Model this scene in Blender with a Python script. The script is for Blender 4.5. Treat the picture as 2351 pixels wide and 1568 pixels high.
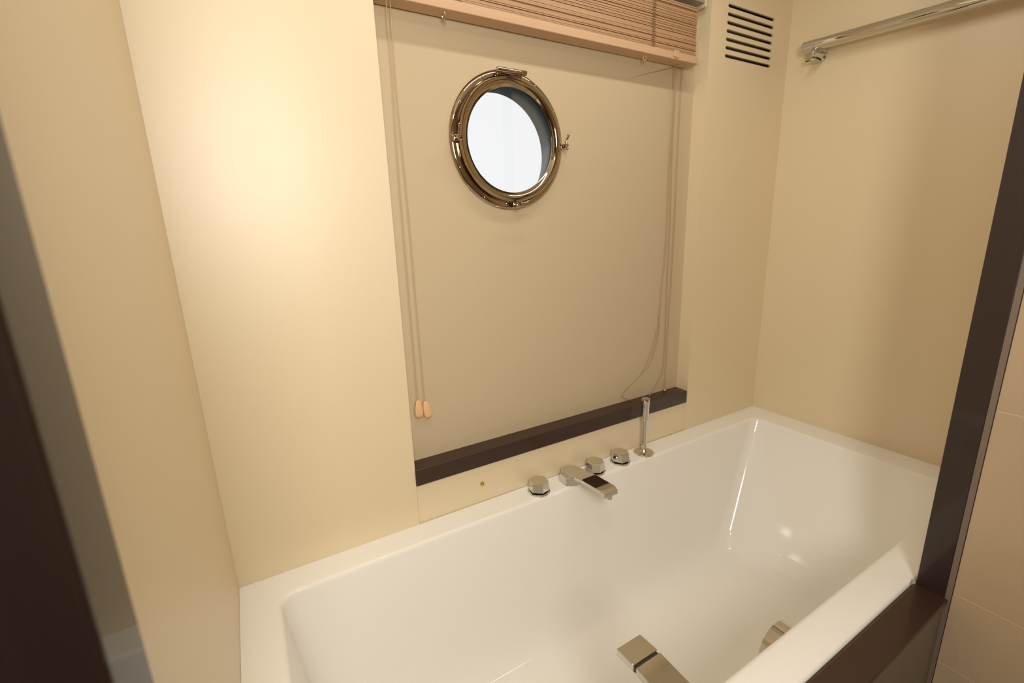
import bpy, bmesh, math, random
from mathutils import Matrix, Vector
random.seed(7)
PI = math.pi
S = bpy.context.scene
C = S.collection
for o in list(bpy.data.objects):
    bpy.data.objects.remove(o, do_unlink=True)

# ------------------------------------------------------------------ camera
cam_data = bpy.data.cameras.new('camera')
cam = bpy.data.objects.new('camera', cam_data)
C.objects.link(cam)
R3 = Matrix(((0.86021403, 0.14710972, -0.48825255),
             (-0.50901774, 0.19036999, -0.83944041),
             (-0.03054121, 0.97062763, 0.2386404)))
cam.matrix_world = Matrix.Translation((0.0918709, -0.96010144, 1.26385461)) @ R3.to_4x4()
cam_data.sensor_fit = 'HORIZONTAL'
cam_data.sensor_width = 36.0
cam_data.lens = 1059.314 * 36.0 / 2351.0
cam_data.clip_start = 0.01
cam_data.dof.use_dof = True
cam_data.dof.focus_distance = 0.95
cam_data.dof.aperture_fstop = 4.6
S.camera = cam

# ------------------------------------------------------------------ world (bright overcast sky seen through the porthole)
w = bpy.data.worlds.new('world')
S.world = w
w.use_nodes = True
bg = w.node_tree.nodes['Background']
wt = w.node_tree
wtc = wt.nodes.new('ShaderNodeTexCoord')
wsx = wt.nodes.new('ShaderNodeSeparateXYZ')
wcr = wt.nodes.new('ShaderNodeValToRGB')
wt.links.new(wtc.outputs['Generated'], wsx.inputs[0])
wt.links.new(wsx.outputs['Z'], wcr.inputs[0])
wcr.color_ramp.elements[0].position = 0.0
wcr.color_ramp.elements[0].color = (0.10, 0.12, 0.12, 1)      # harbour water below the horizon
wcr.color_ramp.elements[1].position = 0.02
wcr.color_ramp.elements[1].color = (0.97, 0.985, 1.0, 1)      # overcast sky
wt.links.new(wcr.outputs[0], bg.inputs[0])
bg.inputs[1].default_value = 0.70

S.view_settings.view_transform = 'Standard'
S.view_settings.look = 'None'
S.view_settings.exposure = 0.49
S.view_settings.gamma = 1.0
S.view_settings.use_curve_mapping = False

# ------------------------------------------------------------------ ceiling lamps and an added front light
WARM = (1.0, 0.965, 0.89)
def disk(name, loc, size, power, aim=None, color=WARM, spread=PI):
    l = bpy.data.lights.new(name, 'AREA')
    l.shape = 'DISK'
    l.size = size
    l.energy = power
    l.color = color
    l.spread = spread
    o = bpy.data.objects.new(name, l)
    C.objects.link(o)
    o.location = loc
    if aim:
        d = Vector(aim) - Vector(loc)
        o.rotation_euler = d.to_track_quat('-Z', 'Y').to_euler()
    return o
DOWNLIGHTS = [(0.85, -0.33)]
ROOMLIGHTS = [(0.12, -1.0)]
ZC = 2.06
lm = disk('lamp_front_fill', (0.03, -1.370, 1.53), 0.34, 10.2, aim=(0.25, 0, 1.15))   # added front light, unseen, stretched upright to brighten the lower wall
lm.data.shape = 'ELLIPSE'
lm.data.size_y = 0.50
disk('lamp_room', (0.12, -1.0, ZC - 0.012), 0.14, 1.8)
la = disk('lamp_alcove', (0.85, -0.33, ZC - 0.012), 0.80, 2.2)   # unseen tub light, stretched into a strip to blur the rail's shadow
la.data.shape = 'RECTANGLE'
la.data.size_y = 0.035

# ------------------------------------------------------------------ materials
def mat(name, col, rough=0.5, metal=0.0, coat=0.0, coat_rough=0.05, spec=0.5, bump=0.0, bscale=60.0, mottle=0.0, mscale=3.0, trans=0.0, ior=1.5):
    m = bpy.data.materials.new(name)
    m.use_nodes = True
    nt = m.node_tree
    b = nt.nodes['Principled BSDF']
    b.inputs['Base Color'].default_value = (*col, 1)
    b.inputs['Roughness'].default_value = rough
    b.inputs['Metallic'].default_value = metal
    b.inputs['Coat Weight'].default_value = coat
    b.inputs['Coat Roughness'].default_value = coat_rough
    b.inputs['Specular IOR Level'].default_value = spec
    b.inputs['Transmission Weight'].default_value = trans
    b.inputs['IOR'].default_value = ior
    tc = nt.nodes.new('ShaderNodeTexCoord')
    if mottle > 0:
        n = nt.nodes.new('ShaderNodeTexNoise')
        n.inputs['Scale'].default_value = mscale
        n.inputs['Detail'].default_value = 4
        nt.links.new(tc.outputs['Object'], n.inputs['Vector'])
        mx = nt.nodes.new('ShaderNodeMix')
        mx.data_type = 'RGBA'
        mx.inputs[6].default_value = (*[c * (1 - mottle) for c in col], 1)
        mx.inputs[7].default_value = (*[min(1, c * (1 + mottle)) for c in col], 1)
        nt.links.new(n.outputs['Fac'], mx.inputs[0])
        nt.links.new(mx.outputs[2], b.inputs['Base Color'])
    if bump > 0:
        n2 = nt.nodes.new('ShaderNodeTexNoise')
        n2.inputs['Scale'].default_value = bscale
        nt.links.new(tc.outputs['Object'], n2.inputs['Vector'])
        bp = nt.nodes.new('ShaderNodeBump')
        bp.inputs['Strength'].default_value = bump
        bp.inputs['Distance'].default_value = 0.002
        nt.links.new(n2.outputs['Fac'], bp.inputs['Height'])
        nt.links.new(bp.outputs['Normal'], b.inputs['Normal'])
    return m

def wood(name, c1, c2, rough, coat, axis='X', scale=14.0, stretch=0.04):
    m = mat(name, c1, rough, coat=coat, coat_rough=0.06)
    nt = m.node_tree
    b = nt.nodes['Principled BSDF']
    tc = nt.nodes.new('ShaderNodeTexCoord')
    mp = nt.nodes.new('ShaderNodeMapping')
    sc = [scale] * 3
    sc['XYZ'.index(axis)] = scale * stretch
    mp.inputs['Scale'].default_value = sc
    n = nt.nodes.new('ShaderNodeTexNoise')
    n.inputs['Scale'].default_value = 6.0
    n.inputs['Detail'].default_value = 6
    nt.links.new(tc.outputs['Object'], mp.inputs['Vector'])
    nt.links.new(mp.outputs['Vector'], n.inputs['Vector'])
    mx = nt.nodes.new('ShaderNodeMix')
    mx.data_type = 'RGBA'
    mx.inputs[6].default_value = (*c1, 1)
    mx.inputs[7].default_value = (*c2, 1)
    nt.links.new(n.outputs['Fac'], mx.inputs[0])
    nt.links.new(mx.outputs[2], b.inputs['Base Color'])
    return m

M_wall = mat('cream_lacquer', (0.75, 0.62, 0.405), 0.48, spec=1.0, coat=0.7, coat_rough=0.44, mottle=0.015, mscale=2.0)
M_recess = mat('matte_beige_recess', (0.55, 0.440, 0.285), 0.6, spec=0.2, mottle=0.015, mscale=2.0)  # matte, one even tone darker than the wall panels
M_cabin = mat('tan_cabin_panel', (0.42, 0.30, 0.21), 0.4)
M_ceil = mat('ceiling_white', (0.85, 0.80, 0.70), 0.6)
M_tub = mat('white_acrylic', (0.86, 0.83, 0.765), 0.10, spec=0.5)
M_dark = wood('dark_wenge_varnish', (0.028, 0.0105, 0.006), (0.040, 0.0155, 0.009), 0.42, 0.25, 'X')
M_jamb = wood('dark_lacquered_jamb', (0.007, 0.0032, 0.002), (0.011, 0.005, 0.003), 0.7, 0.6, 'Z')
M_jamb.node_tree.nodes['Principled BSDF'].inputs['Coat Roughness'].default_value = 0.03
M_jamb.node_tree.nodes['Principled BSDF'].inputs['Specular IOR Level'].default_value = 0.05
M_darkz = wood('dark_wenge_varnish_upright', (0.020, 0.009, 0.0055), (0.028, 0.013, 0.008), 0.45, 0.4, 'Z')
M_chrome = mat('chrome', (0.66, 0.64, 0.60), 0.04, metal=1.0)
M_brass = mat('polished_nickel_brass', (0.46, 0.375, 0.265), 0.06, metal=1.0)
M_gold = mat('brass', (0.72, 0.50, 0.18), 0.15, metal=1.0)
M_blind = wood('light_blind_wood', (0.52, 0.33, 0.19), (0.62, 0.41, 0.25), 0.5, 0.0, 'X')
M_slat = wood('woven_bamboo', (0.33, 0.185, 0.090), (0.53, 0.32, 0.17), 0.55, 0.0, 'X', 40.0)
M_cord = mat('tan_cord', (0.42, 0.27, 0.13), 0.8)
M_ccord = mat('pale_cord', (0.55, 0.38, 0.22), 0.8)
M_tassel = wood('tassel_wood', (0.72, 0.42, 0.20), (0.78, 0.48, 0.25), 0.4, 0.2, 'Z')
M_stone = mat('travertine_tile', (0.50, 0.365, 0.225), 0.38, spec=0.4, mottle=0.12, mscale=5.0)
M_panel = mat('brown_stone_panel', (0.16, 0.12, 0.085), 0.4, mottle=0.08, mscale=4)
M_trim = mat('taupe_edge_strip', (0.20, 0.145, 0.11), 0.5)
M_grey = mat('grey_hull_liner', (0.19, 0.205, 0.195), 0.22, spec=0.8)
M_black = mat('shadow_gap_black', (0.008, 0.006, 0.006), 0.9)
M_duct = mat('duct_dark', (0.07, 0.04, 0.035), 0.8)
M_head = mat('grey_headrail', (0.33, 0.28, 0.22), 0.4)
M_gasket = mat('black_gasket', (0.02, 0.018, 0.015), 0.5)
M_sealant = mat('clear_sealant', (0.62, 0.56, 0.42), 0.2, spec=0.6)
M_bronze = mat('bronze_strip', (0.12, 0.095, 0.05), 0.25, metal=0.8)
M_floor = mat('floor_stone', (0.30, 0.23, 0.16), 0.4, mottle=0.1)
M_glass = bpy.data.materials.new('clear_glass')
M_glass.use_nodes = True
nt = M_glass.node_tree
for n in list(nt.nodes):
    if n.type != 'OUTPUT_MATERIAL':
        nt.nodes.remove(n)
out = [n for n in nt.nodes if n.type == 'OUTPUT_MATERIAL'][0]
tr = nt.nodes.new('ShaderNodeBsdfTransparent')
gl = nt.nodes.new('ShaderNodeBsdfGlossy')
gl.inputs['Roughness'].default_value = 0.02
fr = nt.nodes.new('ShaderNodeFresnel')
fr.inputs['IOR'].default_value = 1.45
mx = nt.nodes.new('ShaderNodeMixShader')
nt.links.new(fr.outputs[0], mx.inputs[0])
nt.links.new(tr.outputs[0], mx.inputs[1])
nt.links.new(gl.outputs[0], mx.inputs[2])
nt.links.new(mx.outputs[0], out.inputs[0])

# ------------------------------------------------------------------ mesh helpers
def obj(name, bm, m, parent=None, smooth=False, bevel=0.0, seg=3, angle=35, loc=None, rot=None):
    bmesh.ops.remove_doubles(bm, verts=bm.verts, dist=1e-6)
    bmesh.ops.recalc_face_normals(bm, faces=bm.faces)
    me = bpy.data.meshes.new(name)
    bm.to_mesh(me)
    bm.free()
    me.materials.append(m)
    o = bpy.data.objects.new(name, me)
    C.objects.link(o)
    if loc is not None:
        o.location = loc
    if rot is not None:
        o.rotation_euler = rot
    if smooth:
        for p in me.polygons:
            p.use_smooth = True
        me.set_sharp_from_angle(angle=math.radians(angle))
    if bevel > 0:
        b = o.modifiers.new('bevel', 'BEVEL')
        b.width = bevel
        b.segments = seg
        b.limit_method = 'ANGLE'
        b.angle_limit = math.radians(40)
        b.harden_normals = False
        for p in me.polygons:
            p.use_smooth = True
        me.set_sharp_from_angle(angle=math.radians(angle))
    if parent:
        o.parent = parent
    return o

def box(bm, x0, x1, y0, y1, z0, z1):
    v = [bm.verts.new((x, y, z)) for z in (z0, z1) for y in (y0, y1) for x in (x0, x1)]
    for f in ((0, 2, 3, 1), (4, 5, 7, 6), (0, 1, 5, 4), (2, 6, 7, 3), (0, 4, 6, 2), (1, 3, 7, 5)):
        bm.faces.new([v[i] for i in f])
    return v

def rings(bm, loops, close_ends=(True, True), closed=True):
    """skin a list of vertex loops (each a list of coordinates)"""
    L = [[bm.verts.new(p) for p in lp] for lp in loops]
    n = len(L[0])
    for a, b in zip(L[:-1], L[1:]):
        for i in range(n if closed else n - 1):
            j = (i + 1) % n
            bm.faces.new((a[i], a[j], b[j], b[i]))
    if close_ends[0]:
        bm.faces.new(L[0])
    if close_ends[1]:
        bm.faces.new(list(reversed(L[-1])))

def circle(r, n, axis, h, c=(0, 0, 0), ph=0.0):
    pts = []
    for i in range(n):
        a = ph + 2 * PI * i / n
        u, v = r * math.cos(a), r * math.sin(a)
        if axis == 'z':
            p = (c[0] + u, c[1] + v, c[2] + h)
        elif axis == 'y':
            p = (c[0] + u, c[1] + h, c[2] + v)
        else:
            p = (c[0] + h, c[1] + u, c[2] + v)
        pts.append(p)
    return pts

def lathe(bm, prof, axis='z', c=(0, 0, 0), n=48, ph=0.0, ends=(True, True)):
    rings(bm, [circle(r, n, axis, h, c, ph) for r, h in prof], ends)

def tube(bm, pts, r, n=10):
    P = [Vector(p) for p in pts]
    loops = []
    up = Vector((0, 1, 0))
    for i, p in enumerate(P):
        t = (P[min(i + 1, len(P) - 1)] - P[max(i - 1, 0)]).normalized()
        u = t.cross(up)
        if u.length < 1e-3:
            u = t.cross(Vector((1, 0, 0)))
        u.normalize()
        v = t.cross(u).normalized()
        rr = r[i] if isinstance(r, (list, tuple)) else r
        loops.append([tuple(p + u * rr * math.cos(2 * PI * k / n) + v * rr * math.sin(2 * PI * k / n)) for k in range(n)])
    rings(bm, loops)

def spline(pts, k=6):
    """Catmull-Rom through points"""
    P = [Vector(p) for p in pts]
    P = [P[0] * 2 - P[1]] + P + [P[-1] * 2 - P[-2]]
    out = []
    for i in range(1, len(P) - 2):
        for s in range(k):
            t = s / k
            a, b, c, d = P[i - 1], P[i], P[i + 1], P[i + 2]
            out.append(0.5 * ((2 * b) + (c - a) * t + (2 * a - 5 * b + 4 * c - d) * t * t + (3 * b - a - 3 * c + d) * t ** 3))
    out.append(P[-2])
    return out

def plate_with_holes(bm, outer, holes, y0, y1):
    """flat plate in the xz plane with holes, thickness from y0 to y1"""
    edges = []
    allv = []
    for lp in [outer] + holes:
        vs = [bm.verts.new((x, y0, z)) for x, z in lp]
        allv.append(vs)
        for i in range(len(vs)):
            edges.append(bm.edges.new((vs[i], vs[(i + 1) % len(vs)])))
    g = bmesh.ops.triangle_fill(bm, edges=edges, use_beauty=True, use_dissolve=False)
    faces = [f for f in g['geom'] if isinstance(f, bmesh.types.BMFace)]
    r = bmesh.ops.extrude_face_region(bm, geom=faces)
    for v in r['geom']:
        if isinstance(v, bmesh.types.BMVert):
            v.co.y = y1

def thing(name, label, cat, loc=(0, 0, 0), group=None, rot=None):
    o = bpy.data.objects.new(name, None)
    o.empty_display_size = 0.02
    C.objects.link(o)
    o.location = loc
    if rot:
        o.rotation_euler = rot
    o['label'] = label
    o['category'] = cat
    if group:
        o['group'] = group
    return o

def tag(o, label, cat, group=None):
    o['label'] = label
    o['category'] = cat
    if group:
        o['group'] = group
    return o

def struct(name, bm, m, **k):
    o = obj(name, bm, m, **k)
    o['kind'] = 'structure'
    return o

# ------------------------------------------------------------------ the setting
ZR = 0.58            # tub rim height
LX = 1.70            # alcove length
RX0, RX1 = 0.378, 1.319   # window recess
RD = 0.045           # recess depth
# back wall: left panel, right panel (around the vent), lower centre panel
bm = bmesh.new()
box(bm, -0.06, RX0, 0.0, 0.07, 0.0, ZC)
struct('wall_back_left_panel', bm, M_wall).name = 'wall_back'
VX0, VX1, VZ0, VZ1 = 1.372, 1.634, 1.712, 1.874
bm = bmesh.new()
box(bm, RX1, VX0, 0.0, 0.07, 0.0, ZC)
box(bm, VX1, LX + 0.06, 0.0, 0.07, 0.0, ZC)
box(bm, VX0, VX1, 0.0, 0.07, 0.0, VZ0)
box(bm, VX0, VX1, 0.0, 0.07, VZ1, ZC)
struct('wall_back_right', bm, M_wall)
bm = bmesh.new()
box(bm, RX0 + 0.001, RX1, 0.002, 0.07, 0.0, 0.681)
struct('wall_back_center', bm, M_wall)
# recess panel with the round porthole cut-out
PC = (0.684, 1.460)
PR = 0.1515
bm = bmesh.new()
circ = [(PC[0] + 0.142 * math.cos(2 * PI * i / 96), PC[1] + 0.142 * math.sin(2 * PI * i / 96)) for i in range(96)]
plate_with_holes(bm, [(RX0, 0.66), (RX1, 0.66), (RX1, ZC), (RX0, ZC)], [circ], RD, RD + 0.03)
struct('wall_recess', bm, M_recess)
# added sloped board, its lower edge shaped to the blind's shadow line
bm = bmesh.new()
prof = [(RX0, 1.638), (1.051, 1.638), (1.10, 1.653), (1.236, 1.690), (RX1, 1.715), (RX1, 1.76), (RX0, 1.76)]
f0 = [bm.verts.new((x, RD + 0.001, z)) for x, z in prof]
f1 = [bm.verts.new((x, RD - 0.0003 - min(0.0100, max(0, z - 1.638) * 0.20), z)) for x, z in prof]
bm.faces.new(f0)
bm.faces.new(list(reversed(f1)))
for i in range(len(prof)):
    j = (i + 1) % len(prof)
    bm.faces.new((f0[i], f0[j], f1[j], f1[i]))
struct('trim_blind_shadow', bm, M_recess)

bm = bmesh.new()
box(bm, -0.08, 0.0, -0.70, 0.0, 0.0, ZC)
struct('wall_left', bm, M_wall)
bm = bmesh.new()
box(bm, LX, LX + 0.08, -0.72, 0.0, 0.0, ZC)
struct('wall_right', bm, M_wall)
# partition right of the opening (stone tiled on its room side)
PX = 1.121
bm = bmesh.new()
box(bm, PX + 0.02, LX + 0.08, -0.78, -0.70, 0.0, ZC)
struct('wall_partition', bm, M_wall)
bm = bmesh.new()
rows = [0.0, 0.0895, 0.444, 0.595, 0.950, 1.305, 1.66, 2.06]
ys = [-0.7510, -1.12, -1.45]
for i in range(len(rows) - 1):
    for j in range(len(ys) - 1):
        box(bm, PX + 0.002, PX + 0.02, ys[j + 1] + 0.0006, ys[j] - 0.0006, rows[i] + 0.0006, rows[i + 1] - 0.0006)
struct('wall_tiled', bm, M_stone)
bm = bmesh.new()
box(bm, PX + 0.0026, PX + 0.10, -1.45, -0.752, 0.0, ZC)
struct('wall_tile_backing', bm, mat('tile_grout', (0.80, 0.66, 0.46), 0.7))
bm = bmesh.new()
box(bm, PX + 0.0005, PX + 0.03, -0.7505, -0.7425, 0.0, ZC)
struct('trim_2', bm, M_trim)
# front panel below the ledge, floor, ceiling, rest of the cabin
bm = bmesh.new()
box(bm, 0.0, PX + 0.0003, -0.7440, -0.7025, 0.0, 0.5698)
struct('wall_tub_front', bm, M_panel)
bm = bmesh.new()
box(bm, -1.0, LX + 0.08, -1.51, 0.08, -0.05, 0.0)
struct('floor', bm, M_floor)
bm = bmesh.new()
box(bm, -1.0, LX + 0.08, -1.51, 0.08, ZC, ZC + 0.05)
ceil = struct('ceiling', bm, M_ceil)
bm = bmesh.new()
box(bm, -1.0, PX + 0.1, -1.51, -1.45, 0.0, ZC)
wf = struct('wall_front', bm, M_cabin)
bm = bmesh.new()      # housing added around the unseen front light
rings(bm, [[(0.03 + (0.17 + d) * math.cos(2 * PI * i / 48), y, 1.53 + (0.25 + d) * math.sin(2 * PI * i / 48)) for i in range(48)] for d, y in ((0.012, -1.4502), (0.012, -1.4460), (0.003, -1.4450), (0.001, -1.4455))], (False, True))
obj('front_fill_housing', bm, M_chrome, wf, smooth=True)
bm = bmesh.new()
box(bm, -0.95, -0.90, -1.45, -0.75, 0.0, ZC)
box(bm, -0.95, -0.10, -0.75, -0.70, 0.0, ZC)
struct('wall_cabin_left', bm, M_darkz)
# frames of the lamps in the ceiling
bm = bmesh.new()
for a, b, c_, d in ((0.43, 1.27, -0.3605, -0.3505), (0.43, 1.27, -0.3095, -0.2995), (0.43, 0.44, -0.3505, -0.3095), (1.26, 1.27, -0.3505, -0.3095)):
    box(bm, a, b, c_, d, ZC - 0.006, ZC)
obj('added_strip_frame', bm, M_chrome, ceil)  # frame added round the stretched tub light
for x, y in ROOMLIGHTS:
    bm = bmesh.new()
    lathe(bm, [(0.09, -0.004), (0.102, -0.006), (0.106, 0.0), (0.09, 0.0)], 'z', (x, y, ZC), 40, ends=(False, False))
    obj('downlight_rim', bm, M_chrome, ceil, smooth=True)

# ------------------------------------------------------------------ bathtub
def rrect(x0, x1, y0, y1, r, z, n=10):
    pts = []
    for cx, cy, a0 in ((x1 - r, y1 - r, 0), (x0 + r, y1 - r, PI / 2), (x0 + r, y0 + r, PI), (x1 - r, y0 + r, 1.5 * PI)):
        for i in range(n + 1):
            a = a0 + PI / 2 * i / n
            pts.append((cx + r * math.cos(a), cy + r * math.sin(a), z))
    return pts
tub = thing('bathtub', 'long white acrylic bathtub with sloped inside filling the alcove under the porthole', 'bathtub', (0, 0, 0))
bm = bmesh.new()
e = 0.0003
loops = [rrect(e, LX - e, -0.695, -e, 0.001, 0.50),
         rrect(e, LX - e, -0.695, -e, 0.001, 0.572),
         rrect(e, LX - e, -0.693, -e, 0.001, 0.5785),
         rrect(e, LX - e, -0.689, -e, 0.001, 0.580)]
top = (0.070, 1.603, -0.628, -0.070)
bot = (0.125, 1.385, -0.585, -0.132)
zb = 0.205
rt, rb = 0.030, 0.05
def lerp(a, b, t):
    return a + (b - a) * t
lipr = 0.010
for k in range(5):
    a = PI / 2 * k / 4
    off = -lipr * (1 - math.sin(a))
    loops.append(rrect(top[0] + off, top[1] - off, top[2] + off, top[3] - off, rt - off * 0.5, ZR - lipr * (1 - math.cos(a))))
for t in (0.15, 0.3, 0.5, 0.7, 0.85, 0.93):
    # backrest side slopes more and slightly bowed
    loops.append(rrect(lerp(top[0], bot[0], t), lerp(top[1], bot[1], t), lerp(top[2], bot[2], t), lerp(top[3], bot[3], t), lerp(rt, rb, t), lerp(ZR - lipr, zb, t)))
for k in range(1, 6):
    a = PI / 2 * k / 5
    fr_ = 0.035
    off = fr_ * (1 - math.cos(a))
    z = zb + 0.025 - fr_ * math.sin(a)
    loops.append(rrect(bot[0] + off, bot[1] - off, bot[2] + off, bot[3] - off, rb, z))
loops.append(rrect(0.6, 0.9, -0.40, -0.30, 0.03, zb - 0.016))
rings(bm, loops, (False, True))
obj('basin', bm, M_tub, tub, smooth=True, angle=60)
bm = bmesh.new()
lathe(bm, [(0.0, 0.004), (0.020, 0.004), (0.026, 0.002), (0.028, -0.001)], 'z', (0.32, -0.36, zb - 0.0135), 32, ends=(False, False))
obj('drain_cover', bm, M_chrome, tub, smooth=True)
# faceted overflow knob on the inside of the front wall
def hexknob(bm, c, axis, r, h0, h1, n, ph, ch=0.0012):
    lathe(bm, [(r - ch, h0), (r, h0 + ch), (r, h1 - ch), (r - ch, h1)], axis, c, n, ph)
bm = bmesh.new()
def notched(r, y, n=9):
    pts = []
    for k in range(n):
        a0, a1 = 2 * PI * k / n + 0.35, 2 * PI * (k + 1) / n + 0.35
        for a, rr in ((a0 + 0.012, r), (a0 + 0.25 * (a1 - a0), r * 0.998), (a0 + 0.75 * (a1 - a0), r * 0.998), (a1 - 0.012, r), (a1 - 0.008, r - 0.002), (a1 + 0.008, r - 0.002)):
            pts.append((rr * math.cos(a) + 0.881, y, rr * math.sin(a) + 0.465))
    return pts
rings(bm, [notched(0.0455, -0.601), notched(0.0465, -0.600), notched(0.0465, -0.576), notched(0.0450, -0.575)])
lathe(bm, [(0.036, -0.016), (0.036, 0.013)], 'y', (0.881, -0.612, 0.465), 32)
ovk = obj('overflow_knob', bm, M_chrome, tub)
ovk['label'] = 'faceted chrome overflow knob inside the front edge'
# thin bronze gap strip between rim and ledge, clear sealant end
bm = bmesh.new()
box(bm, 0.0245, PX - 0.0005, -0.6992, -0.6952, 0.560, 0.5745)
struct('trim_3', bm, M_bronze)
bm = bmesh.new()
vs = [bm.verts.new(p) for p in ((PX - 0.0003, -0.7000, 0.5797), (PX - 0.0003, -0.6945, 0.5802), (PX - 0.013, -0.6965, 0.5797), (PX - 0.0003, -0.697, 0.590))]
for f in ((0, 1, 2), (0, 1, 3), (1, 2, 3), (0, 2, 3)):
    bm.faces.new([vs[i] for i in f])
tag(obj('sealant_bead', bm, M_sealant), 'small clear blob of sealant at the corner of tub rim and dark post', 'sealant')

# ------------------------------------------------------------------ dark frame round the opening
JX = 0.024
bm = bmesh.new()
box(bm, JX, PX + 0.0003, -0.7475, -0.6995, 0.570, 0.5795)
tag(obj('wooden_ledge', bm, M_dark, bevel=0.0012), 'glossy dark brown wooden ledge along the front of the bathtub', 'ledge')
bm = bmesh.new()
box(bm, PX, PX + 0.02, -0.7425, -0.700, 0.0, ZC)
tag(obj('door_post', bm, M_darkz, bevel=0.001), 'dark brown glossy wooden post at the right end of the ledge', 'post')
bm = bmesh.new()
box(bm, -0.10, JX, -0.749, -0.700, 0.0, ZC)
tag(obj('door_jamb', bm, M_jamb, bevel=0.0025), 'blurred dark brown glossy wooden jamb close on the left', 'jamb')

# ------------------------------------------------------------------ sill bar
bm = bmesh.new()
box(bm, RX0 - 0.0005, 1.3125, -0.004, RD - 0.0002, 0.682, 0.7235)
tag(obj('window_sill_bar', bm, M_dark, bevel=0.0012), 'dark brown varnished sill bar across the bottom of the window recess', 'sill')

# ------------------------------------------------------------------ vent grille
vent = thing('vent_grille', 'cream wall vent with seven dark horizontal slots at top right', 'vent', (0.5 * (VX0 + VX1), 0, VZ0))
bm = bmesh.new()
holes = []
for i in range(7):
    zc = 1.8545 - i * 0.02115
    h = 0.0046
    x0, x1 = 1.3895, 1.6135
    lp = []
    for k in range(9):
        a = -PI / 2 + PI * k / 8
        lp.append((x1 - h + h * math.cos(a) - 1.503, zc + h * math.sin(a) - VZ0))
    for k in range(9):
        a = PI / 2 + PI * k / 8
        lp.append((x0 + h + h * math.cos(a) - 1.503, zc + h * math.sin(a) - VZ0))
    holes.append(lp)
W2 = (VX1 - VX0) / 2
plate_with_holes(bm, [(-W2, 0), (W2, 0), (W2, VZ1 - VZ0), (-W2, VZ1 - VZ0)], holes, 0.0, 0.006)
obj('slotted_face', bm, M_wall, vent)
bm = bmesh.new()
for (a, b, c_, d, e_, f) in ((-W2, W2, 0.058, 0.06, 0, VZ1 - VZ0), (-W2 + .0005, -W2 + .003, 0.0065, 0.058, 0, VZ1 - VZ0), (W2 - .003, W2 - .0005, 0.0065, 0.058, 0, VZ1 - VZ0),
                             (-W2, W2, 0.0065, 0.058, 0.0005, 0.003), (-W2, W2, 0.0065, 0.058, VZ1 - VZ0 - .003, VZ1 - VZ0 - .0005)):
    box(bm, a, b, c_, d, e_, f)
obj('duct', bm, M_duct, vent)

# ------------------------------------------------------------------ porthole
ph = thing('porthole', 'round polished brass porthole with white sky behind its glass', 'porthole', (PC[0], RD, PC[1]))
bm = bmesh.new()   # wall flange
lathe(bm, [(0.140, 0.002), (PR, 0.0), (PR + 0.001, -0.004), (PR - 0.002, -0.0075), (PR - 0.006, -0.009), (0.139, -0.0095), (0.1375, -0.006), (0.132, -0.006), (0.130, 0.002)], 'y', n=128, ends=(False, False))
obj('flange', bm, M_brass, ph, smooth=True, angle=30)
bm = bmesh.new()   # hinged glass frame
lathe(bm, [(0.135, -0.004), (0.1355, -0.020), (0.1345, -0.0235), (0.1325, -0.0255), (0.126, -0.0260), (0.1205, -0.0235), (0.1165, -0.0185), (0.1140, -0.0165), (0.1140, -0.0145), (0.1215, -0.0120), (0.1225, 0.0)], 'y', n=128, ends=(False, False))
obj('glass_frame', bm, M_brass, ph, smooth=True, angle=30)
bm = bmesh.new()
lathe(bm, [(0.1226, -0.006), (0.1200, -0.006), (0.1200, 0.001), (0.1226, 0.001)], 'y', n=96, ends=(False, False))
obj('gasket', bm, M_gasket, ph, smooth=True, angle=30)
bm = bmesh.new()
lathe(bm, [(0.1222, -0.005), (0.1222, -0.001)], 'y', n=96)
obj('glass', bm, M_glass, ph)
bm = bmesh.new()   # tube through the hull
n = 128
lo = []
for r, y, dz in ((0.1405, -0.001, 0), (0.1405, 0.035, -0.009), (0.1390, 0.064, -0.018), (0.150, 0.066, -0.018)):
    lo.append([(r * math.cos(2 * PI * i / n) + (-0.0015 if y > 0.05 else 0), y, r * math.sin(2 * PI * i / n) + dz) for i in range(n)])
rings(bm, lo, (False, False))
obj('hull_liner', bm, M_grey, ph, smooth=True, angle=30)
# small pair of dark curved marks inside the liner
bm = bmesh.new()
for k in range(2):
    pts = []
    for i in range(9):
        s = i / 8
        a = math.radians(79 - 3.6 * k - 2.0 * abs(2 * s - 1) ** 2 * -1 - 1.5)
        yy = 0.014 + 0.019 * s
        rr = 0.1392
        pts.append((rr * math.cos(a), yy, rr * math.sin(a) - 0.0055))
    tube(bm, pts, 0.0011, 6)
obj('stamped_mark', bm, M_gasket, ph)
# hinge at the top
bm = bmesh.new()
box(bm, -0.030, 0.034, -0.020, -0.002, 0.139, 0.1515)
obj('hinge', bm, M_brass, ph, bevel=0.002)
bm = bmesh.new()
lathe(bm, [(0.0045, -0.036), (0.0050, -0.035), (0.0050, 0.039), (0.0045, 0.040)], 'x', (0, -0.021, 0.1455), 20)
obj('hinge_pin', bm, M_brass, ph, smooth=True)
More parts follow.
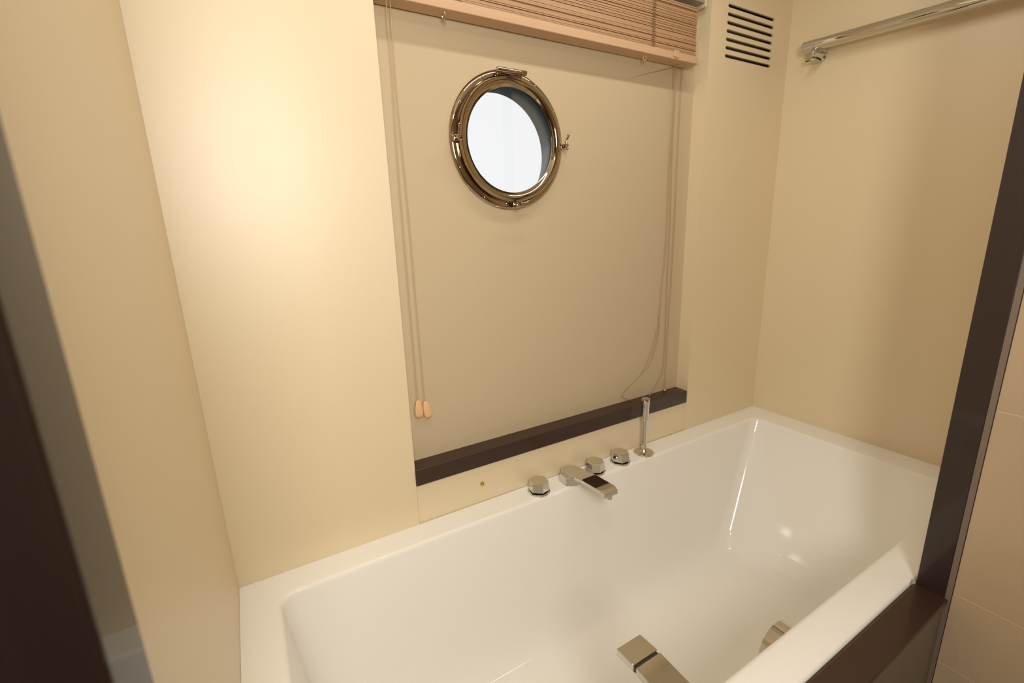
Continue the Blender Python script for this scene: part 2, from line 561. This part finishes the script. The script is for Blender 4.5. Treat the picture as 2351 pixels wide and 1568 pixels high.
# three clamps with wing nuts
def clamp(ang, lever_dir, tilt):
    u = Vector((math.cos(ang), 0, math.sin(ang)))
    t = Vector((-math.sin(ang), 0, math.cos(ang)))
    base = u * 0.1425
    bm = bmesh.new()
    def obox(c, du, dt, y0, y1):
        vs = []
        for y in (y0, y1):
            for a, b in ((-1, -1), (1, -1), (1, 1), (-1, 1)):
                p = c + u * du * a + t * dt * b
                vs.append(bm.verts.new((p.x, y, p.z)))
        for f in ((0, 1, 2, 3), (7, 6, 5, 4), (0, 4, 5, 1), (1, 5, 6, 2), (2, 6, 7, 3), (3, 7, 4, 0)):
            bm.faces.new([vs[i] for i in f])
    obox(base, 0.006, 0.0065, -0.022, -0.006)
    cl = obj('clamp', bm, M_brass, ph, bevel=0.0015)
    bm = bmesh.new()
    lathe(bm, [(0.0032, -0.020), (0.0032, -0.030), (0.0058, -0.031), (0.0062, -0.036), (0.0040, -0.040), (0.0025, -0.042)], 'y', tuple(base), 20)
    obj('wing_nut', bm, M_brass, cl, smooth=True)
    bm = bmesh.new()
    for sgn, ln in ((1, 0.026), (-1, 0.010)):
        d = Vector(lever_dir).normalized() * sgn
        p0 = base + Vector((0, -0.034, 0))
        p1 = p0 + d * ln * 0.5 + Vector((0, -0.003, 0))
        p2 = p0 + d * ln + Vector((0, -0.009 * tilt, 0))
        tube(bm, spline([p0, p1, p2], 5), [0.0028] * 5 + [0.0022] * 3 + [0.0028, 0.0032, 0.0018], 10)
    obj('wing', bm, M_brass, cl, smooth=True, angle=60)
clamp(math.radians(181), (-0.05, 0, 1), 1)
clamp(math.radians(-2), (0.12, 0, 1), 1)
clamp(math.radians(-89), (0.9, 0, 0.25), 1)
for a in (-80, -35, 30, 60, 118, 150, 205, 240):
    bm = bmesh.new()
    aa = math.radians(a)
    lathe(bm, [(0.0032, -0.0085), (0.0030, -0.0098), (0.0015, -0.0105)], 'y', (0.1445 * math.cos(aa), 0, 0.1445 * math.sin(aa)), 14)
    obj('screw', bm, M_brass, ph, smooth=True)

# ------------------------------------------------------------------ blind
bl = thing('wooden_blind', 'raised woven wooden blind bunched at the top of the window recess', 'blind', (0.83, 0.015, 1.687))
BX0, BX1 = 0.386 - 0.83, 1.268 - 0.83
bm = bmesh.new()
box(bm, BX0, BX1, -0.021, 0.0195, 0.0, 0.0185)
obj('bottom_rail', bm, M_blind, bl, bevel=0.0015)
bm = bmesh.new()
z = 0.0195
while z < 0.137:
    h = random.uniform(0.0022, 0.0034)
    dy = random.uniform(-0.0018, 0.0018) + (-0.0025 if z < 0.06 else 0)
    sk = random.uniform(-0.0006, 0.0006)
    x1 = BX1 - 0.004 + random.uniform(-0.001, 0.001)
    v = box(bm, BX0 + 0.003, x1, -0.013 + dy, 0.014, z, z + h)
    for q in v:
        if q.co.x > 0:
            q.co.z += sk
            q.co.y += sk
    z += h + random.choice((0.0001, 0.0003, 0.0003, 0.0009))
obj('slat_stack', bm, M_slat, bl)
bm = bmesh.new()
box(bm, BX0, BX1 + 0.03, -0.008, 0.022, 0.158, 0.195)
obj('headrail', bm, M_head, bl, bevel=0.001)
bm = bmesh.new()
box(bm, BX1 + 0.030, BX1 + 0.036, -0.010, 0.024, 0.150, 0.200)
obj('headrail_bracket', bm, M_wall, bl)
for cx in (1.098, 0.47, 0.552):
    bm = bmesh.new()
    zz = 0.016
    k = 0
    pts = []
    while zz < 0.140:
        pts.append((cx - 0.83 + (0.0055 if k % 2 else -0.0055), -0.0185 + random.uniform(-.001, .001), zz))
        zz += 0.0034
        k += 1
    if cx != 0.47:
        tube(bm, pts, 0.0013, 6)
    else:
        tube(bm, [(cx - 0.83, -0.0185, 0.0), (cx - 0.83, -0.0185, 0.14)], 0.0008, 6)
    obj('ladder_string', bm, M_cord, bl)
bm = bmesh.new()   # little clip at the right of the rail
box(bm, 1.170 - 0.83, 1.190 - 0.83, -0.0235, -0.0205, 0.006, 0.022)
box(bm, 1.176 - 0.83, 1.184 - 0.83, -0.0265, -0.0205, 0.003, 0.010)
obj('rail_clip', bm, M_blind, bl, bevel=0.001)
bm = bmesh.new()   # screw eye under the rail
ring = [(1.082 - 0.83 + 0.0055 * math.cos(2 * PI * i / 20), -0.004, -0.005 + 0.0055 * math.sin(2 * PI * i / 20)) for i in range(21)]
tube(bm, ring, 0.0012, 8)
obj('screw_eye', bm, M_tassel, bl, smooth=True)
bm = bmesh.new()
tube(bm, [(1.215 - 0.83, 0.008, 0.001), (1.215 - 0.83, 0.006, -0.004), (1.232 - 0.83, -0.008, -0.004), (1.233 - 0.83, -0.008, 0.001)], 0.0009, 8)
obj('rail_hook', bm, M_cord, bl, smooth=True)

# cords
def cord(pts, r, m, label, group=None):
    bm = bmesh.new()
    tube(bm, spline(pts, 5), r, 8)
    o = obj('pull_cord', bm, m, None, smooth=True, angle=80)
    return tag(o, label, 'cord', group)
cA = [(1.2086, 0.022, 1.687), (1.2156, 0.025, 1.5648), (1.2110, 0.025, 1.4254), (1.2130, 0.025, 1.2918), (1.2109, 0.025, 1.1516), (1.205, 0.025, 1.0994), (1.1999, 0.025, 1.0042), (1.1971, 0.025, 0.9577), (1.1892, 0.025, 0.931), (1.1795, 0.025, 0.9016), (1.1593, 0.025, 0.8526), (1.1277, 0.025, 0.8071), (1.0862, 0.027, 0.7797), (1.0528, 0.033, 0.7483)]
cA2 = [(1.2179, 0.024, 1.687), (1.2248, 0.03, 1.5666), (1.2256, 0.03, 1.4266), (1.230, 0.03, 1.3043), (1.2319, 0.03, 1.1764), (1.2311, 0.03, 1.0969), (1.2331, 0.03, 0.9846), (1.2345, 0.03, 0.8977), (1.2322, 0.03, 0.8095), (1.2179, 0.03, 0.7737), (1.1944, 0.03, 0.7442), (1.1717, 0.03, 0.7255)]
cB = [(1.2458, 0.026, 1.687), (1.2459, 0.028, 1.568), (1.2464, 0.028, 1.403), (1.248, 0.028, 1.2789), (1.2471, 0.028, 1.1492), (1.2468, 0.028, 1.0958), (1.2442, 0.028, 1.0043), (1.2428, 0.028, 0.9272), (1.2430, 0.028, 0.8373), (1.2423, 0.028, 0.7784), (1.2416, 0.028, 0.7385)]
cA3 = [(1.1980, 0.0290, 0.985), (1.2036, 0.029, 0.9562), (1.2004, 0.029, 0.9146), (1.1874, 0.029, 0.874), (1.1704, 0.029, 0.834), (1.143, 0.029, 0.8103), (1.0902, 0.031, 0.7777), (1.060, 0.035, 0.7480), (1.0941, 0.034, 0.7270)]
o = cord(cA, 0.0009, M_cord, 'thin tan cord at right curving furthest left to the sill, with a loose loop', None)
bm = bmesh.new()
tube(bm, spline(cA3, 5), 0.0009, 8)
obj('loose_loop', bm, M_cord, o, smooth=True, angle=80)
cord(cA2, 0.0009, M_cord, 'thin tan cord at right, middle one, bending onto the sill behind the hand shower')
o = cord(cB, 0.0009, M_cord, 'straight thin tan cord hanging at right, ending in a brass ball on the sill')
bm = bmesh.new()
bmesh.ops.create_uvsphere(bm, u_segments=20, v_segments=12, radius=0.0046)
for v in bm.verts:
    v.co = v.co + Vector((1.2413, 0.028, 0.7300))
obj('brass_ball', bm, M_gold, o, smooth=True, angle=80)
lef1 = [(0.4065, 0.012, 1.6878), (0.4054, 0.012, 1.6442), (0.4062, 0.012, 1.6222), (0.406, 0.012, 1.5546), (0.4045, 0.012, 1.4918), (0.403, 0.012, 1.3774), (0.4031, 0.012, 1.2739), (0.4032, 0.012, 1.0889), (0.4034, 0.012, 0.886)]
lef2 = [(0.4139, 0.012, 1.6891), (0.4131, 0.012, 1.6454), (0.4130, 0.012, 1.6233), (0.4124, 0.012, 1.5551), (0.4130, 0.012, 1.4924), (0.4155, 0.012, 1.3778), (0.4172, 0.012, 1.2736), (0.418, 0.012, 1.0871), (0.4197, 0.012, 0.8802)]
for pts, lab, rz in ((lef1, 'thin cord nearest the left edge of the recess, ending in a flat wooden tassel', 0.0), (lef2, 'second thin cord from the left edge of the recess, with tilted flat wooden tassel', -0.16)):
    o = cord(pts, 0.0009, M_ccord, lab)
    bm = bmesh.new()
    out = [(0.0035, 0.0), (0.0058, -0.004), (0.0085, -0.014), (0.0098, -0.026), (0.0095, -0.034), (0.0065, -0.0395), (0.0, -0.0405)]
    loop = [(x, z) for x, z in out] + [(-x, z) for x, z in reversed(out[:-1])]
    loops = []
    for y, s in ((-0.0035, 0.86), (-0.0022, 1.0), (0.0022, 1.0), (0.0035, 0.86)):
        loops.append([(x * s, y, -0.020 + (z + 0.020) * s) for x, z in loop])
    rings(bm, loops)
    bmesh.ops.transform(bm, matrix=Matrix.Translation((pts[-1][0], pts[-1][1], pts[-1][2] + 0.001)) @ Matrix.Rotation(rz, 4, 'Y'), verts=bm.verts)
    obj('tassel', bm, M_tassel, o, smooth=True, angle=50)

# brass hook under the blind's bottom rail
hk = thing('brass_hook', 'tiny brass cup hook under the left part of the blind', 'hook', (0.525, 0.012, 1.687))
bm = bmesh.new()
lathe(bm, [(0.0048, 0.0), (0.0045, -0.0012), (0.002, -0.002)], 'z', n=16)
obj('plate', bm, M_gold, hk, smooth=True)
bm = bmesh.new()
tube(bm, spline([(0, 0, -0.001), (0.0005, 0, -0.006), (-0.0035, 0.001, -0.009), (-0.006, 0.001, -0.005), (-0.005, 0.002, -0.003)], 5), 0.0013, 8)
obj('hook_arm', bm, M_gold, hk, smooth=True)
bm = bmesh.new()
tube(bm, [(0, 0, -0.007), (-0.001, 0.001, -0.014)], 0.0008, 8)
obj('pin', bm, M_gold, hk, smooth=True)

# brass screw below the sill
sc = thing('brass_screw', 'small brass hook screw on the cream wall below the sill bar', 'screw', (0.5495, 0.002, 0.631))
bm = bmesh.new()
lathe(bm, [(0.0058, 0.0), (0.0055, -0.0015), (0.003, -0.002)], 'y', n=18)
obj('washer', bm, M_gold, sc, smooth=True)
bm = bmesh.new()
hexknob(bm, (0, 0, 0), 'y', 0.0036, -0.0065, -0.0015, 6, 0.3, 0.0004)
obj('head', bm, M_gold, sc)

# ------------------------------------------------------------------ tap set on the back deck
def tap_knob(x, y, n, ph_, label):
    t = thing('tap_knob', label, 'tap', (x, y, ZR), 'faceted chrome tap knobs on the back deck')
    bm = bmesh.new()
    lathe(bm, [(0.0300, 0.0), (0.0300, 0.0025), (0.0282, 0.0042), (0.022, 0.0044)], 'z', n=40)
    obj('base_ring', bm, M_chrome, t, smooth=True, angle=30)
    bm = bmesh.new()
    lathe(bm, [(0.0215, 0.004), (0.0215, 0.0078)], 'z', n=32)
    obj('shadow_gap_collar', bm, M_black, t, smooth=True)  # black ring stands in for the shaded gap under the handle
    bm = bmesh.new()
    lathe(bm, [(0.0272, 0.0072), (0.0282, 0.0080), (0.0258, 0.0310), (0.0247, 0.0320)], 'z', n=n, ph=ph_)
    obj('handle', bm, M_chrome, t)
    return t
k1 = tap_knob(0.697, -0.038, 6, 0.35, 'faceted chrome tap knob left of the bath spout')
k2 = tap_knob(0.889, -0.040, 7, 0.1, 'faceted chrome tap knob directly right of the bath spout')
k3 = tap_knob(0.987, -0.038, 6, 0.0, 'faceted chrome tap knob beside the hand shower base')

def slab(bm, pts, th):
    """list of (y, z, halfwidth) cross-sections making a flat bar of thickness th below z"""
    loops = []
    for y, z, hw in pts:
        loops.append([(-hw, y, z), (hw, y, z), (hw, y, z - th), (-hw, y, z - th)])
    rings(bm, loops)

sp = thing('bath_spout', 'flat angular chrome bath spout between the tap knobs on the back deck', 'spout', (0.806, -0.045, ZR))
bm = bmesh.new()
hexknob(bm, (-0.008, 0, 0), 'z', 0.031, 0.0, 0.023, 6, 0.5, 0.001)
obj('body', bm, M_chrome, sp)
bm = bmesh.new()
slab(bm, [(0.036, 0.0255, 0.015), (0.022, 0.0275, 0.0245), (-0.064, 0.0405, 0.0245)], 0.011)
obj('top_plate', bm, M_chrome, sp, bevel=0.0008, seg=2)
bm = bmesh.new()
slab(bm, [(-0.0645, 0.0405, 0.0245), (-0.140, 0.0455, 0.0235)], 0.011)
obj('spout_arm', bm, M_chrome, sp, bevel=0.0006, seg=2)
bm = bmesh.new()
slab(bm, [(-0.140, 0.0453, 0.0235), (-0.1525, 0.0410, 0.0215)], 0.011)
lathe(bm, [(0.0085, 0.018), (0.0085, 0.036)], 'z', (0.003, -0.1415, 0.0), 20)
obj('spout_tip', bm, M_chrome, sp, bevel=0.0006, seg=2)

hs = thing('hand_shower', 'upright chrome hand shower standing in its round base on the tub deck', 'hand shower', (1.085, -0.038, ZR))
bm = bmesh.new()
lathe(bm, [(0.0305, 0.0), (0.0305, 0.002), (0.0285, 0.004), (0.013, 0.006), (0.010, 0.012), (0.0, 0.012)], 'z', n=40, ends=(True, False))
obj('base_plate', bm, M_chrome, hs, smooth=True, angle=30)
bm = bmesh.new()
lathe(bm, [(0.0072, 0.010), (0.0078, 0.108)], 'z', n=28)
obj('stem', bm, M_chrome, hs, smooth=True)
bm = bmesh.new()
lathe(bm, [(0.0096, 0.108), (0.0100, 0.110), (0.0112, 0.150), (0.0125, 0.174), (0.0118, 0.177)], 'z', n=32)
obj('shower_head', bm, M_chrome, hs, smooth=True, angle=30)

# spout reaching over the front rim
fs = thing('front_spout', 'flat rectangular chrome spout reaching over the front rim into the bathtub', 'spout', (0.5135, -0.662, ZR))
bm = bmesh.new()
hexknob(bm, (0, 0, 0), 'z', 0.028, 0.0, 0.060, 6, 0.5, 0.001)
obj('body', bm, M_chrome, fs)
bm = bmesh.new()
slab(bm, [(-0.030, 0.0744, 0.0240), (0.0690, 0.0798, 0.0240)], 0.012)
obj('spout_arm', bm, M_chrome, fs, bevel=0.0006, seg=2)
bm = bmesh.new()
slab(bm, [(0.0738, 0.0800, 0.0240), (0.108, 0.0773, 0.0240)], 0.012)
obj('spout_tip', bm, M_chrome, fs, bevel=0.0006, seg=2)
bm = bmesh.new()
box(bm, -0.0228, 0.0228, 0.067, 0.076, 0.0685, 0.0765)
obj('spout_joint', bm, M_gasket, fs)

# ------------------------------------------------------------------ rail on the right wall
rl = thing('wall_rail', 'shiny chrome rail high on the right wall near the vent', 'rail', (LX, -0.1, 1.76))
def q(p):
    return (p[0] - LX, p[1] + 0.1, p[2] - 1.76)
bm = bmesh.new()
A, B = Vector(q((1.660, -0.072, 1.7635))), Vector(q((1.660, -0.640, 1.7350)))
tube(bm, [A, A + (B - A) * 0.001, B], [0.0145, 0.0155, 0.0155], 40)
obj('rod', bm, M_chrome, rl, smooth=True, angle=60)
bm = bmesh.new()
tube(bm, [A + Vector((0, 0.0005, 0)), A + (B - A) * 0.062], 0.0162, 40)
obj('end_sleeve', bm, M_chrome, rl, smooth=True, angle=60)
for yy, zz in ((-0.105, 1.745), (-0.60, 1.722)):
    bm = bmesh.new()
    lathe(bm, [(0.0165, 0.0), (0.0170, -0.006), (0.0120, -0.010), (0.0105, -0.034), (0.0115, -0.046), (0.0085, -0.052), (0.0, -0.054)], 'x', q((LX, yy, zz - 0.006)), 32, ends=(True, False))
    br = obj('bracket', bm, M_chrome, rl, smooth=True, angle=40)
    bm = bmesh.new()
    box(bm, *[c for c in (q((LX - 0.046, 0, 0))[0], q((LX - 0.004, 0, 0))[0])], yy + 0.1 - 0.004, yy + 0.1 + 0.022, zz - 1.76 - 0.024, zz - 1.76 - 0.021)
    obj('bracket_tab', bm, M_chrome, br)
